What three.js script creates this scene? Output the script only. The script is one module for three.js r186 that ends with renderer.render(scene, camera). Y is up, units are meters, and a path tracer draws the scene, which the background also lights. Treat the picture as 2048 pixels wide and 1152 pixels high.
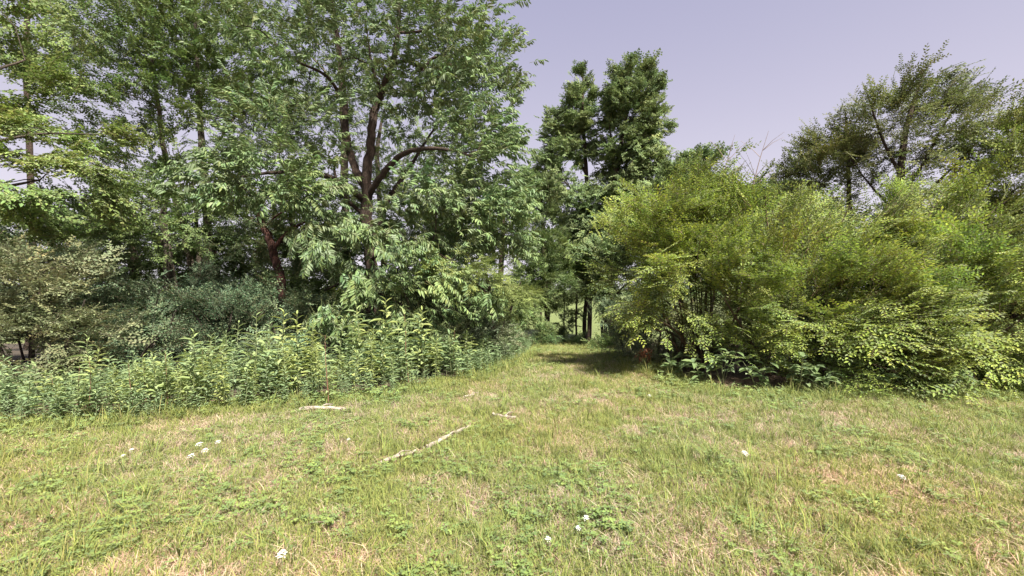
import * as THREE from 'three';
import { mergeGeometries } from 'three/addons/utils/BufferGeometryUtils.js';
import { ImprovedNoise } from 'three/addons/math/ImprovedNoise.js';

// ------------------------------------------------------------------ camera, sky, sun, exposure
const scene = new THREE.Scene();
const FOCAL = 859, EYE = 1.6;                                     // focal length in pixels of a 2048 wide picture
const camera = new THREE.PerspectiveCamera(2 * Math.atan(576 / FOCAL) * 180 / Math.PI, 2048 / 1152, 0.05, 2500);
camera.position.set(0, EYE, 0);
camera.lookAt(0, EYE, -10);
const renderer = new THREE.WebGLRenderer({ antialias: true });
renderer.setSize(1024, 576);
renderer.toneMapping = THREE.LinearToneMapping;
renderer.toneMappingExposure = 3.3;
renderer.shadowMap.enabled = true;

const SUN = new THREE.Vector3(0.40, 1.0, 0.58).normalize();
const sun = new THREE.DirectionalLight(new THREE.Color(1.0, 0.945, 0.84), 4.8);
sun.position.copy(SUN).multiplyScalar(60);
sun.target.position.set(0, 0, -10);
sun.position.add(sun.target.position);
sun.castShadow = true; sun.shadow.radius = 5; sun.shadow.mapSize.set(4096, 4096);
Object.assign(sun.shadow.camera, { left: -40, right: 40, top: 40, bottom: -40, near: 1, far: 140 });
scene.add(sun, sun.target);
{
  const W = 512, H = 256, data = new Float32Array(W * H * 4), E = 3.3;
  for (let r = 0; r < H; r++) for (let c = 0; c < W; c++) {
    const up = ((r + 0.5) / H - 0.5) * Math.PI, az = ((c + 0.5) / W - 0.5) * 2 * Math.PI;
    const x = Math.cos(az) * Math.cos(up), y = Math.sin(up), z = Math.sin(az) * Math.cos(up);
    const t = Math.pow(Math.max(0, 1 - Math.max(0, y)), 2.2), g = Math.pow(Math.max(0, x * SUN.x + y * SUN.y + z * SUN.z), 2) * 0.1;
    const hi = [0.345, 0.355, 0.56], lo = [1.0, 0.94, 1.03];
    for (let k = 0; k < 3; k++) data[(r * W + c) * 4 + k] = (hi[k] + (lo[k] - hi[k]) * t + g * [1, 0.95, 0.85][k]) / E * (y < -0.02 ? 0.35 : 1);
    data[(r * W + c) * 4 + 3] = 1;
  }
  const sky = new THREE.DataTexture(data, W, H, THREE.RGBAFormat, THREE.FloatType);
  sky.mapping = THREE.EquirectangularReflectionMapping; sky.magFilter = THREE.LinearFilter; sky.needsUpdate = true;
  scene.background = sky; scene.environment = sky;
}

// ------------------------------------------------------------------ helpers
const V = (x, y, z) => new THREE.Vector3(x, y, z);
function rng(seed) { let a = seed >>> 0; return () => { a = (a + 0x6D2B79F5) | 0; let t = Math.imul(a ^ (a >>> 15), 1 | a); t = (t + Math.imul(t ^ (t >>> 7), 61 | t)) ^ t; return ((t ^ (t >>> 14)) >>> 0) / 4294967296; }; }
const R0 = rng(7), U = (r, a, b) => a + (b - a) * r();
const N3 = new ImprovedNoise(), noise = (x, y, s = 0) => N3.noise(x, y, s + 0.37), fbm = (x, y, s = 0) => noise(x, y, s) * 0.55 + noise(x * 2.1, y * 2.1, s + 3) * 0.3 + noise(x * 4.3, y * 4.3, s + 7) * 0.15;
function gauss(r) { return (r() + r() + r() + r() - 2) * 1.0; }
const sphere = (r) => { const v = V(U(r, -1, 1), U(r, -1, 1), U(r, -1, 1)); return v.lengthSq() < 1e-3 ? V(0, 1, 0) : v.normalize(); };
function groundHeight(x, z) {
  const soft = (t, k) => t * k > 30 ? t : Math.log(1 + Math.exp(t * k)) / k, d = -z, s = soft(d - 9.2, 1.1), q = soft(d - 25, 0.6);
  return -0.1 * (s - q) * 1.0 + (Math.abs(x) < 40 && d < 40 ? fbm(x * 0.6, z * 0.6) * 0.05 : 0);
}
const at = (px, py, d) => V((px - 1024) / FOCAL * d, EYE + (576 - py) / FOCAL * d, -d);
const used = {};
function numbered(name) { const n = used[name] = (used[name] ?? -1) + 1; return n ? name + '_' + String(n).padStart(3, '0') : name; }
function thing(name, label, category, group) { const o = new THREE.Group(); o.name = numbered(name); o.userData = { label, category }; if (group) o.userData.group = group; scene.add(o); return o; }
function part(parent, name, geo, mat, kind) { const m = new THREE.Mesh(geo, mat); m.name = name; if (kind) m.userData.kind = kind; parent.add(m); return m; }

// ---- geometry builder with vertex colours
class Geo {
  constructor() { this.p = []; this.c = []; this.uv = []; this.i = []; }
  v(p, c, u = 0, w = 0) { this.p.push(p.x, p.y, p.z); this.c.push(c[0], c[1], c[2]); this.uv.push(u, w); return this.p.length / 3 - 1; }
  t(a, b, c) { this.i.push(a, b, c); }
  build() {
    const g = new THREE.BufferGeometry();
    g.setAttribute('position', new THREE.Float32BufferAttribute(this.p, 3)); g.setAttribute('color', new THREE.Float32BufferAttribute(this.c, 3)); g.setAttribute('uv', new THREE.Float32BufferAttribute(this.uv, 2));
    g.setIndex(this.i); g.computeVertexNormals(); return g;
  }
}
const mul = (c, k) => [c[0] * k, c[1] * k, c[2] * k];
// a leaf from base point b along dir, with its face normal n: kind 0 four-point folded leaf, kind 1 eight-point curved leaf
function leaf(g, b, dir, n, len, wid, col, kind = 0, curl = 0.15, fold = 0.25, widest = 0.45) {
  const side = V(0, 0, 0).crossVectors(dir, n).normalize(), P = (t, s, up) => b.clone().addScaledVector(dir, t * len).addScaledVector(side, s * wid).addScaledVector(n, up * len - curl * len * t * t);
  if (kind === 0) {
    const a = g.v(P(0, 0, 0), col), l = g.v(P(widest, -0.5, fold * wid / len), col), r = g.v(P(widest, 0.5, fold * wid / len), col), e = g.v(P(1, 0, 0), col);
    g.t(a, r, e); g.t(a, e, l);
  } else {
    const f = fold * wid / len, a = g.v(P(0, 0, 0), col), l1 = g.v(P(0.3, -0.46, f), col), m1 = g.v(P(0.3, 0, 0), col), r1 = g.v(P(0.3, 0.46, f), col);
    const l2 = g.v(P(0.68, -0.38, f), col), m2 = g.v(P(0.68, 0, 0), col), r2 = g.v(P(0.68, 0.38, f), col), e = g.v(P(1, 0, 0), col);
    g.t(a, m1, l1); g.t(a, r1, m1); g.t(l1, m1, m2); g.t(l1, m2, l2); g.t(m1, r1, r2); g.t(m1, r2, m2); g.t(l2, m2, e); g.t(m2, r2, e);
  }
}
function tube(g, pts, rad, sides, col, uvScale = 1, cap = true) {
  const up = V(0, 1, 0), prev = []; let X = null, run = 0;
  for (let k = 0; k < pts.length; k++) {
    const T = pts[Math.min(k + 1, pts.length - 1)].clone().sub(pts[Math.max(k - 1, 0)]).normalize();
    if (!X) X = V(0, 0, 0).crossVectors(Math.abs(T.y) > 0.9 ? V(1, 0, 0) : up, T).normalize(); else X.addScaledVector(T, -X.dot(T)).normalize();
    const Y = V(0, 0, 0).crossVectors(T, X), ring = [];
    if (k) run += pts[k].distanceTo(pts[k - 1]);
    const c = typeof col === 'function' ? col(k) : col;
    for (let s = 0; s <= sides; s++) { const a = s / sides * Math.PI * 2; ring.push(g.v(pts[k].clone().addScaledVector(X, Math.cos(a) * rad[k]).addScaledVector(Y, Math.sin(a) * rad[k]), c, s / sides * Math.max(0.1, rad[0] * 6.3) * uvScale, run * uvScale)); }
    if (k) for (let s = 0; s < sides; s++) { const A = prev[s], B = prev[s + 1], C = ring[s], D = ring[s + 1]; g.t(A, B, D); g.t(A, D, C); }
    prev.length = 0; prev.push(...ring);
  }
  if (cap) { const e = pts.length - 1, T = pts[e].clone().sub(pts[e - 1]).normalize(), tip = g.v(pts[e].clone().addScaledVector(T, rad[e]), typeof col === 'function' ? col(e) : col); for (let s = 0; s < sides; s++) g.t(prev[s], prev[s + 1], tip); }
}
function smooth(pts, rad, steps) {                                  // Catmull-Rom through points, radii carried along
  const cv = new THREE.CatmullRomCurve3(pts, false, 'centripetal'), n = (pts.length - 1) * steps, P = [], Rr = [];
  for (let k = 0; k <= n; k++) { const f = k / n * (pts.length - 1), i = Math.min(Math.floor(f), pts.length - 2); P.push(cv.getPoint(k / n)); Rr.push(rad[i] + (rad[i + 1] - rad[i]) * (f - i)); }
  return [P, Rr];
}

// ---- textures
function dataTexture(w, h, fn, srgb) {
  const a = new Uint8Array(w * h * 4);
  for (let y = 0; y < h; y++) for (let x = 0; x < w; x++) { const c = fn(x / w, y / h), o = (y * w + x) * 4; a[o] = c[0] * 255; a[o + 1] = c[1] * 255; a[o + 2] = c[2] * 255; a[o + 3] = 255; }
  const t = new THREE.DataTexture(a, w, h); t.wrapS = t.wrapT = THREE.RepeatWrapping; t.magFilter = THREE.LinearFilter; t.minFilter = THREE.LinearMipmapLinearFilter; t.generateMipmaps = true; t.needsUpdate = true; if (srgb) t.colorSpace = THREE.SRGBColorSpace; return t;
}
const loop = (u, v, f, s) => { const a = u * Math.PI * 2, b = v * Math.PI * 2; return N3.noise(Math.cos(a) * f + s, Math.sin(a) * f + Math.cos(b) * f, Math.sin(b) * f - s); };
const barkTone = dataTexture(128, 256, (u, v) => { const n = loop(u, v * 0.5, 1.6, 3) * 0.5 + loop(u, v, 4, 9) * 0.35 + loop(u * 2, v, 7, 2) * 0.25, l = loop(u, v, 2.2, 31), k = Math.min(1, Math.max(0.25, 0.72 + n * 0.5)); return l > 0.28 ? [k, k * 1.0, k * 0.93] : [k, k * 0.96, k * 0.92]; }, true);
const barkBump = dataTexture(128, 256, (u, v) => { const n = Math.abs(loop(u * 3, v, 2.5, 5)) * 1.3 + loop(u * 2, v * 2, 5, 8) * 0.25; const k = Math.min(1, Math.max(0, 0.15 + n)); return [k, k, k]; });
const bark = (r, g, b) => new THREE.MeshStandardMaterial({ color: new THREE.Color().setRGB(r, g, b), map: barkTone, bumpMap: barkBump, bumpScale: 0.03, roughness: 0.95, vertexColors: false });
const BARK_DARK = bark(0.14, 0.095, 0.075), BARK_PALE = bark(0.34, 0.29, 0.24), BARK_RED = bark(0.19, 0.085, 0.07), BARK_GREY = bark(0.20, 0.165, 0.14);
const leafMat = (t = 0.4, coat = 0.2) => new THREE.MeshPhysicalMaterial({ color: 0xffffff, vertexColors: true, roughness: 0.9, specularIntensity: 0.5, transmission: t, thickness: 0, clearcoat: coat, clearcoatRoughness: 0.42, side: THREE.DoubleSide });
const LEAF = leafMat(0.42, 0.14), LEAF_GLOSS = leafMat(0.36, 0.42), LEAF_SOFT = leafMat(0.45, 0.08), GRASS = leafMat(0.42, 0.05);
const STEM = new THREE.MeshStandardMaterial({ color: 0xffffff, vertexColors: true, roughness: 0.85 });

// ---- leafy sprays: one twig along +Y, leaves to both sides in the XY plane
function spray(seed, o) {
  const r = rng(seed), g = new Geo(), L = o.L, bend = (t) => V(Math.sin(t * 2 + seed) * 0.03 * L, t * L, -o.sag * L * t * t + U(r, -1, 1) * 0);
  const pts = []; for (let k = 0; k <= 4; k++) pts.push(bend(k / 4));
  tube(g, pts, [1, .85, .7, .5, .3].map((k) => k * o.twig), 3, o.twigColor, 1, false);
  const put = (t, sideways, angle, k) => {
    const b = bend(t), T = bend(Math.min(1, t + 0.05)).sub(bend(Math.max(0, t - 0.05))).normalize(), S = V(sideways, 0, 0), dir = T.clone().multiplyScalar(Math.cos(angle)).addScaledVector(S, Math.sin(angle));
    dir.z += U(r, -o.tumble, o.tumble) - o.droop; dir.normalize();
    const n = V(U(r, -1, 1) * o.tumble * 1.3, U(r, -1, 1) * o.tumble * 1.3, 1); n.addScaledVector(dir, -n.dot(dir)).normalize();
    const s = U(r, 0.72, 1.15) * k, c = o.colors[Math.floor(r() * o.colors.length)];
    leaf(g, b, dir, n, o.leaf * s, o.width * s, mul(c, U(r, 0.85, 1.18)), o.kind ?? 0, o.curl ?? 0.1, o.fold ?? 0.25, o.widest ?? 0.45);
  };
  for (let k = 0; k < o.n; k++) { const t = o.from + (1 - o.from) * (k + 0.5 * r()) / o.n; put(t, k % 2 ? 1 : -1, U(r, o.angle - 0.3, o.angle + 0.25), 1 - 0.3 * Math.max(0, t - 0.7)); }
  put(1, 1, U(r, -0.2, 0.2), 0.8);
  if (o.side) for (let j = 0; j < o.side; j++) {                       // short side twigs with their own leaves
    const t0 = U(r, 0.15, 0.7), sg = j % 2 ? 1 : -1, b = bend(t0), d = V(sg * U(r, 0.6, 1), U(r, 0.7, 1.1), U(r, -0.35, 0.35)).normalize(), l = L * U(r, 0.3, 0.5), e = b.clone().addScaledVector(d, l);
    tube(g, [b, e], [o.twig * 0.6, o.twig * 0.3], 3, o.twigColor, 1, false);
    const m = Math.round(o.n * 0.4);
    for (let k = 0; k < m; k++) { const q = b.clone().lerp(e, (k + 1) / m), s2 = V(-d.y, d.x, 0).multiplyScalar(k % 2 ? 1 : -1), dir = d.clone().addScaledVector(s2, 1.2); dir.z += U(r, -o.tumble, o.tumble) - o.droop; dir.normalize(); const n = V(U(r, -1, 1) * o.tumble, U(r, -1, 1) * o.tumble, 1); n.addScaledVector(dir, -n.dot(dir)).normalize(); const s = U(r, 0.7, 1.1), c = o.colors[Math.floor(r() * o.colors.length)]; leaf(g, q, dir, n, o.leaf * s, o.width * s, mul(c, U(r, 0.85, 1.18)), o.kind ?? 0, o.curl ?? 0.1, o.fold ?? 0.25, o.widest ?? 0.45); }
  }
  return g.build();
}
const variants = (n, seed, o) => Array.from({ length: n }, (_, k) => spray(seed + k * 17, o));
const TW = [0.13, 0.09, 0.06], TWG = [0.16, 0.17, 0.06];
const SPRAY = {
  chestnut: { g: variants(4, 11, { L: 0.32, n: 10, from: 0.3, leaf: 0.138, width: 0.042, angle: 1.0, tumble: 0.35, droop: 0.55, sag: 0.15, twig: 0.004, twigColor: TWG, kind: 1, curl: 0.16, fold: 0.35, colors: [[0.105, 0.16, 0.055], [0.12, 0.175, 0.06], [0.09, 0.145, 0.055], [0.15, 0.195, 0.06], [0.145, 0.185, 0.095]] }), m: LEAF_GLOSS },
  maple: { g: variants(4, 101, { L: 0.42, n: 12, from: 0.1, leaf: 0.07, width: 0.05, angle: 1.0, tumble: 0.4, droop: 0.1, sag: 0.12, twig: 0.003, twigColor: TW, side: 3, kind: 0, curl: 0.12, fold: 0.2, widest: 0.42, colors: [[0.085, 0.13, 0.034], [0.10, 0.15, 0.04], [0.075, 0.115, 0.034], [0.12, 0.16, 0.04]] }), m: LEAF },
  layered: { g: variants(4, 201, { L: 0.5, n: 13, from: 0.08, leaf: 0.074, width: 0.05, angle: 1.05, tumble: 0.3, droop: 0.1, sag: 0.2, twig: 0.003, twigColor: TW, side: 4, kind: 0, curl: 0.12, colors: [[0.125, 0.18, 0.04], [0.155, 0.21, 0.048], [0.105, 0.155, 0.042], [0.19, 0.215, 0.07]] }), m: LEAF },
  shrub: { g: variants(4, 301, { L: 0.4, n: 16, from: 0.05, leaf: 0.05, width: 0.028, angle: 0.95, tumble: 0.4, droop: 0.05, sag: 0.15, twig: 0.0025, twigColor: TW, side: 4, kind: 0, colors: [[0.058, 0.095, 0.046], [0.068, 0.11, 0.052], [0.05, 0.085, 0.042], [0.09, 0.12, 0.058]] }), m: LEAF_GLOSS },
  pale: { g: variants(4, 401, { L: 0.4, n: 15, from: 0.05, leaf: 0.055, width: 0.03, angle: 0.95, tumble: 0.5, droop: 0.05, sag: 0.15, twig: 0.0025, twigColor: TW, side: 4, kind: 0, colors: [[0.14, 0.165, 0.075], [0.17, 0.19, 0.09], [0.115, 0.14, 0.065], [0.20, 0.20, 0.10]] }), m: LEAF },
  privet: { g: variants(5, 501, { L: 0.62, n: 22, from: 0.06, leaf: 0.062, width: 0.029, angle: 0.95, tumble: 0.2, droop: 0.0, sag: 0.12, twig: 0.003, twigColor: [0.19, 0.12, 0.075], side: 4, kind: 0, colors: [[0.17, 0.235, 0.042], [0.205, 0.27, 0.046], [0.14, 0.195, 0.05], [0.24, 0.29, 0.05], [0.165, 0.20, 0.085]] }), m: LEAF },
  elm: { g: variants(4, 601, { L: 0.55, n: 20, from: 0.08, leaf: 0.062, width: 0.03, angle: 0.95, tumble: 0.3, droop: 0.0, sag: 0.05, twig: 0.003, twigColor: TW, side: 3, kind: 0, colors: [[0.10, 0.125, 0.035], [0.12, 0.145, 0.04], [0.085, 0.105, 0.035], [0.14, 0.15, 0.05]] }), m: LEAF },
  poplar: { g: variants(4, 701, { L: 0.46, n: 11, from: 0.1, leaf: 0.092, width: 0.082, angle: 1.0, tumble: 0.5, droop: 0.2, sag: 0.05, twig: 0.005, twigColor: TW, side: 3, kind: 0, widest: 0.5, colors: [[0.10, 0.14, 0.05], [0.115, 0.16, 0.055], [0.09, 0.125, 0.05], [0.14, 0.18, 0.06]] }), m: LEAF },
  feather: { g: variants(3, 801, { L: 0.5, n: 26, from: 0.1, leaf: 0.06, width: 0.022, angle: 1.25, tumble: 0.15, droop: 0.12, sag: 0.3, twig: 0.003, twigColor: TWG, side: 4, kind: 0, colors: [[0.17, 0.215, 0.055], [0.20, 0.24, 0.065], [0.145, 0.19, 0.055]] }), m: LEAF_SOFT },
};

// ---- trees and shrubs
const DENSE = { chestnut: 2.5, maple: 2.0, layered: 2.1, shrub: 2.2, pale: 2.1, privet: 2.5, elm: 1.6, poplar: 2.6, feather: 1.7 }, TONE = { chestnut: 1.25, maple: 1.35, layered: 1.35, shrub: 1.6, pale: 1.3, privet: 1.3, elm: 1.35, poplar: 1.5, feather: 1.3 };
const _m = new THREE.Matrix4(), _c = new THREE.Color();
function orient(dir, up, roll) { const Y = dir.clone().normalize(), X = V(0, 0, 0).crossVectors(Y, up); if (X.lengthSq() < 1e-4) X.set(1, 0, 0); X.normalize(); const Z = V(0, 0, 0).crossVectors(X, Y); const c = Math.cos(roll), s = Math.sin(roll), X2 = X.clone().multiplyScalar(c).addScaledVector(Z, s), Z2 = Z.clone().multiplyScalar(c).addScaledVector(X, -s); return [X2, Y, Z2]; }
let seedAt = 1000, leafyCount = 0;
// o: trunk and limbs as lists of [px, py, depth, radius]; lobes as [px, py, rx, ry (pixels), depth, rz (metres), species, density, options]
function tree(o) {
  const r = rng(seedAt += 37), t = thing(o.name, o.label, o.category ?? 'tree', o.group), nodes = [];
  const barkMat = o.bark ?? BARK_GREY, stems = [o.trunk, ...(o.limbs ?? [])].filter(Boolean);
  stems.forEach((path, idx) => {
    const P = path.map(([px, py, d]) => at(px, py, d)), rad = path.map((q) => q[3]);
    if (idx === 0 || o.multi) { const g0 = groundHeight(P[0].x, P[0].z); P.unshift(V(P[0].x + (P[0].x - P[1].x) * 0.1, g0 - 0.15, P[0].z)); rad.unshift(rad[0] * 1.25); }
    const [S, Rr] = smooth(P, rad, 6);
    for (let k = 1; k < S.length - 1; k++) { S[k].x += noise(k * 0.9, idx * 5 + seedAt) * Rr[k] * 0.5; S[k].z += noise(k * 0.9, idx * 5 + 9 + seedAt) * Rr[k] * 0.5; }
    const g = new Geo(); tube(g, S, Rr, rad[0] > 0.06 ? 10 : 6, [1, 1, 1], 2.2);
    part(t, idx === 0 ? 'trunk' : o.multi ? 'stem' : 'limb', g.build(), barkMat);
    S.forEach((p, k) => { if (k % 2 === 0 && k > 1) nodes.push({ p, r: Rr[k], d: S[Math.min(k + 1, S.length - 1)].clone().sub(S[Math.max(k - 1, 0)]).normalize() }); });
  });
  const bg = new Geo();
  for (let k = 0; k < (o.fan ?? 0); k++) {                             // many thin stems rising from one foot
    const a = o.lobes[k % o.lobes.length], e = at(a[0] + gauss(r) * a[2] * 0.8, a[1] + gauss(r) * a[3] * 0.6, a[4] + gauss(r) * 0.4), [fx, , fd] = o.trunk[0], b = at(fx + gauss(r) * 35, 700, fd + gauss(r) * 0.35); b.y = groundHeight(b.x, b.z) - 0.05;
    const m1 = b.clone().lerp(e, 0.35).add(V(gauss(r) * 0.12, 0.28 + r() * 0.2, gauss(r) * 0.12)), m2 = b.clone().lerp(e, 0.7).add(V(gauss(r) * 0.1, 0.22, gauss(r) * 0.1)), r0 = U(r, 0.009, 0.02), [S, Rr] = smooth([b, m1, m2, e], [r0, r0 * 0.85, r0 * 0.6, r0 * 0.25], 4), g = new Geo(); tube(g, S, Rr, 5, [1, 1, 1], 3); part(t, 'stem', g.build(), barkMat);
    S.forEach((p, q) => { if (q > 2) nodes.push({ p, r: Rr[q], d: S[Math.min(q + 1, S.length - 1)].clone().sub(S[q - 1]).normalize() }); });
  }
  const trunkEnd = nodes.length;
  o.lobes.forEach((lb, li) => {
    let [px, py, rx, ry, d, rz, sp, dens = 1, opt = {}] = lb;  const C = at(px, py, d), k = d / FOCAL, RX = rx * k, RY = ry * k, RZ = rz, S = SPRAY[sp];
    const area = Math.PI * RX * RY, clusters = Math.max(4, Math.round(area * (opt.clusters ?? 4.2))), centres = [];
    for (let q = 0; q < clusters; q++) {
      let best = null, bd = -1;
      for (let tr = 0; tr < 5; tr++) {
        const s = sphere(r).multiplyScalar(Math.pow(r(), opt.shell ?? 0.42)), p = V(C.x + s.x * RX, C.y + s.y * RY, C.z + s.z * RZ);
        if (p.y < groundHeight(p.x, p.z) + (opt.low ?? 0.12)) continue;
        let m = 9; for (const e of centres) m = Math.min(m, e.distanceToSquared(p)); if (m > bd) { bd = m; best = p; }
      }
      if (best) centres.push(best);
    }
    const mid = nodes[Math.floor(trunkEnd / 2)]?.p ?? C;
    centres.sort((a, b) => a.distanceToSquared(mid) - b.distanceToSquared(mid));
    const per = Math.max(3, Math.round(area * (opt.sprays ?? 60) * dens * DENSE[sp] / Math.max(1, centres.length))), total = per * centres.length;
    const inst = new THREE.InstancedMesh(S.g[(li + seedAt) % S.g.length], opt.mat ?? S.m, total); inst.name = 'foliage_bough'; inst.userData.kind = 'stuff';
    if (sp === 'poplar') opt = { spread: 0.46, up: 0.4, clusters: 5.5, ...opt };
    const tint = (o.tint ?? [1, 1, 1]).map((q) => q * TONE[sp]), spread = (opt.spread ?? 0.42) * Math.min(1.6, Math.max(0.8, Math.sqrt(RX * RY) / 1.2)); let w = 0;
    const core = V(C.x, C.y - RY * 0.5, C.z).lerp(mid, 0.35);
    for (const p of centres) {
      let best = 0, bc = 1e9;
      for (let n = 0; n < nodes.length; n++) { const q = nodes[n].p, dx = p.x - q.x, dy = p.y - q.y, dz = p.z - q.z, c = dx * dx + dz * dz + dy * dy * (dy < 0 ? 2.2 : 0.9); if (c < bc) { bc = c; best = n; } }
      const nd = nodes[best], from = nd.p, len = from.distanceTo(p), r0 = Math.min(nd.r * 0.7, 0.006 + len * 0.012), out = p.clone().sub(from);
      const B = [from.clone(), from.clone().addScaledVector(out, 0.33).addScaledVector(nd.d, len * 0.1).add(sphere(r).multiplyScalar(len * 0.07)), from.clone().addScaledVector(out, 0.68).add(sphere(r).multiplyScalar(len * 0.07)).add(V(0, len * 0.05, 0)), p.clone()];
      tube(bg, B, [r0, r0 * 0.8, r0 * 0.55, r0 * 0.25], 4, [1, 1, 1], 3, false);
      const bd = B[3].clone().sub(B[2]).normalize();
      for (let k2 = 1; k2 < 4; k2++) nodes.push({ p: B[k2], r: r0 * [0, 0.8, 0.55, 0.25][k2], d: B[k2].clone().sub(B[k2 - 1]).normalize() });
      const hue = gauss(r) * 0.06, val = 1 + gauss(r) * 0.16, outward = p.clone().sub(core).normalize();
      for (let s = 0; s < per; s++) {
        const q = p.clone().add(V(gauss(r) * spread, gauss(r) * spread * (opt.flat ?? 0.75), gauss(r) * spread)); if (s % 3 === 0) q.lerp(B[2], r() * 0.7);
        const gy = groundHeight(q.x, q.z) + 0.05; if (q.y < gy) q.y = gy + r() * 0.2;
        const dir = outward.clone().multiplyScalar(opt.out ?? 0.7).addScaledVector(bd, 0.5).addScaledVector(sphere(r), opt.wild ?? 0.65).add(V(opt.lean?.[0] ?? 0, opt.up ?? 0.1, opt.lean?.[1] ?? 0));
        const [X, Y, Z] = orient(dir, V(0, 1, 0), gauss(r) * (opt.roll ?? 0.9)), sc = U(r, 0.7, 1.25) * (opt.scale ?? 1);
        _m.makeBasis(X.multiplyScalar(sc), Y.clone().multiplyScalar(sc), Z.multiplyScalar(sc)).setPosition(q.addScaledVector(Y, -0.15 * sc)); inst.setMatrixAt(w, _m);
        const young = sp === 'privet' && r() < 0.14 ? 1.25 : 1, v = val * young * (1 + gauss(r) * 0.2), h = hue + gauss(r) * 0.08 + (young - 1) * 0.25; inst.setColorAt(w, _c.setRGB(tint[0] * v * (1 + h), tint[1] * v, tint[2] * v * (1 - h * 0.8))); w++;
      }
    }
    leafyCount += w; t.add(inst);
  });
  if (bg.i.length) part(t, 'branchwork', bg.build(), barkMat, 'stuff');
  return t;
}

// ------------------------------------------------------------------ the ground
const soilTone = dataTexture(512, 512, (u, v) => { const n = loop(u, v, 3, 4) * 0.3 + loop(u, v, 9, 14) * 0.35 + loop(u, v, 26, 24) * 0.45, k = Math.min(1, Math.max(0.3, 0.78 + n * 0.6)); return [k, k * 0.98, k * 0.96]; }, true);
{
  const n = 220, g = new Geo(), warp = (t) => t * 14 + Math.sign(t) * (Math.exp(Math.abs(t) * 4.4) - 1) * 9;
  for (let j = 0; j <= n; j++) for (let i = 0; i <= n; i++) {
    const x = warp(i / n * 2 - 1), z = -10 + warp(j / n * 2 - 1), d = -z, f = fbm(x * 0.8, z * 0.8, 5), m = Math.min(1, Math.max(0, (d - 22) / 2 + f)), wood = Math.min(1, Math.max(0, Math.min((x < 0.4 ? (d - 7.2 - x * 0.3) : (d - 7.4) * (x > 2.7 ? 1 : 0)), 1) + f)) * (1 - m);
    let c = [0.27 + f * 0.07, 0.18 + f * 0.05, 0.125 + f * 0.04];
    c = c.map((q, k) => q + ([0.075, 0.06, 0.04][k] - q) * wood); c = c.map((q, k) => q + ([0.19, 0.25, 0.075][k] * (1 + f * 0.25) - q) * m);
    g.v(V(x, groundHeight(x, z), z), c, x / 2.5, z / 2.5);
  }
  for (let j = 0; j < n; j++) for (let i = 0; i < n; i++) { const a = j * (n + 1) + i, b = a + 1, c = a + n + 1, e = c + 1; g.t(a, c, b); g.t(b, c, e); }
  const m = new THREE.Mesh(g.build(), new THREE.MeshStandardMaterial({ vertexColors: true, map: soilTone, bumpMap: soilTone, bumpScale: 0.03, roughness: 1 })); m.name = 'ground'; m.userData = { kind: 'structure', label: 'gently sloping grassland ground under the mown clearing and woods' }; scene.add(m);
}

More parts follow.
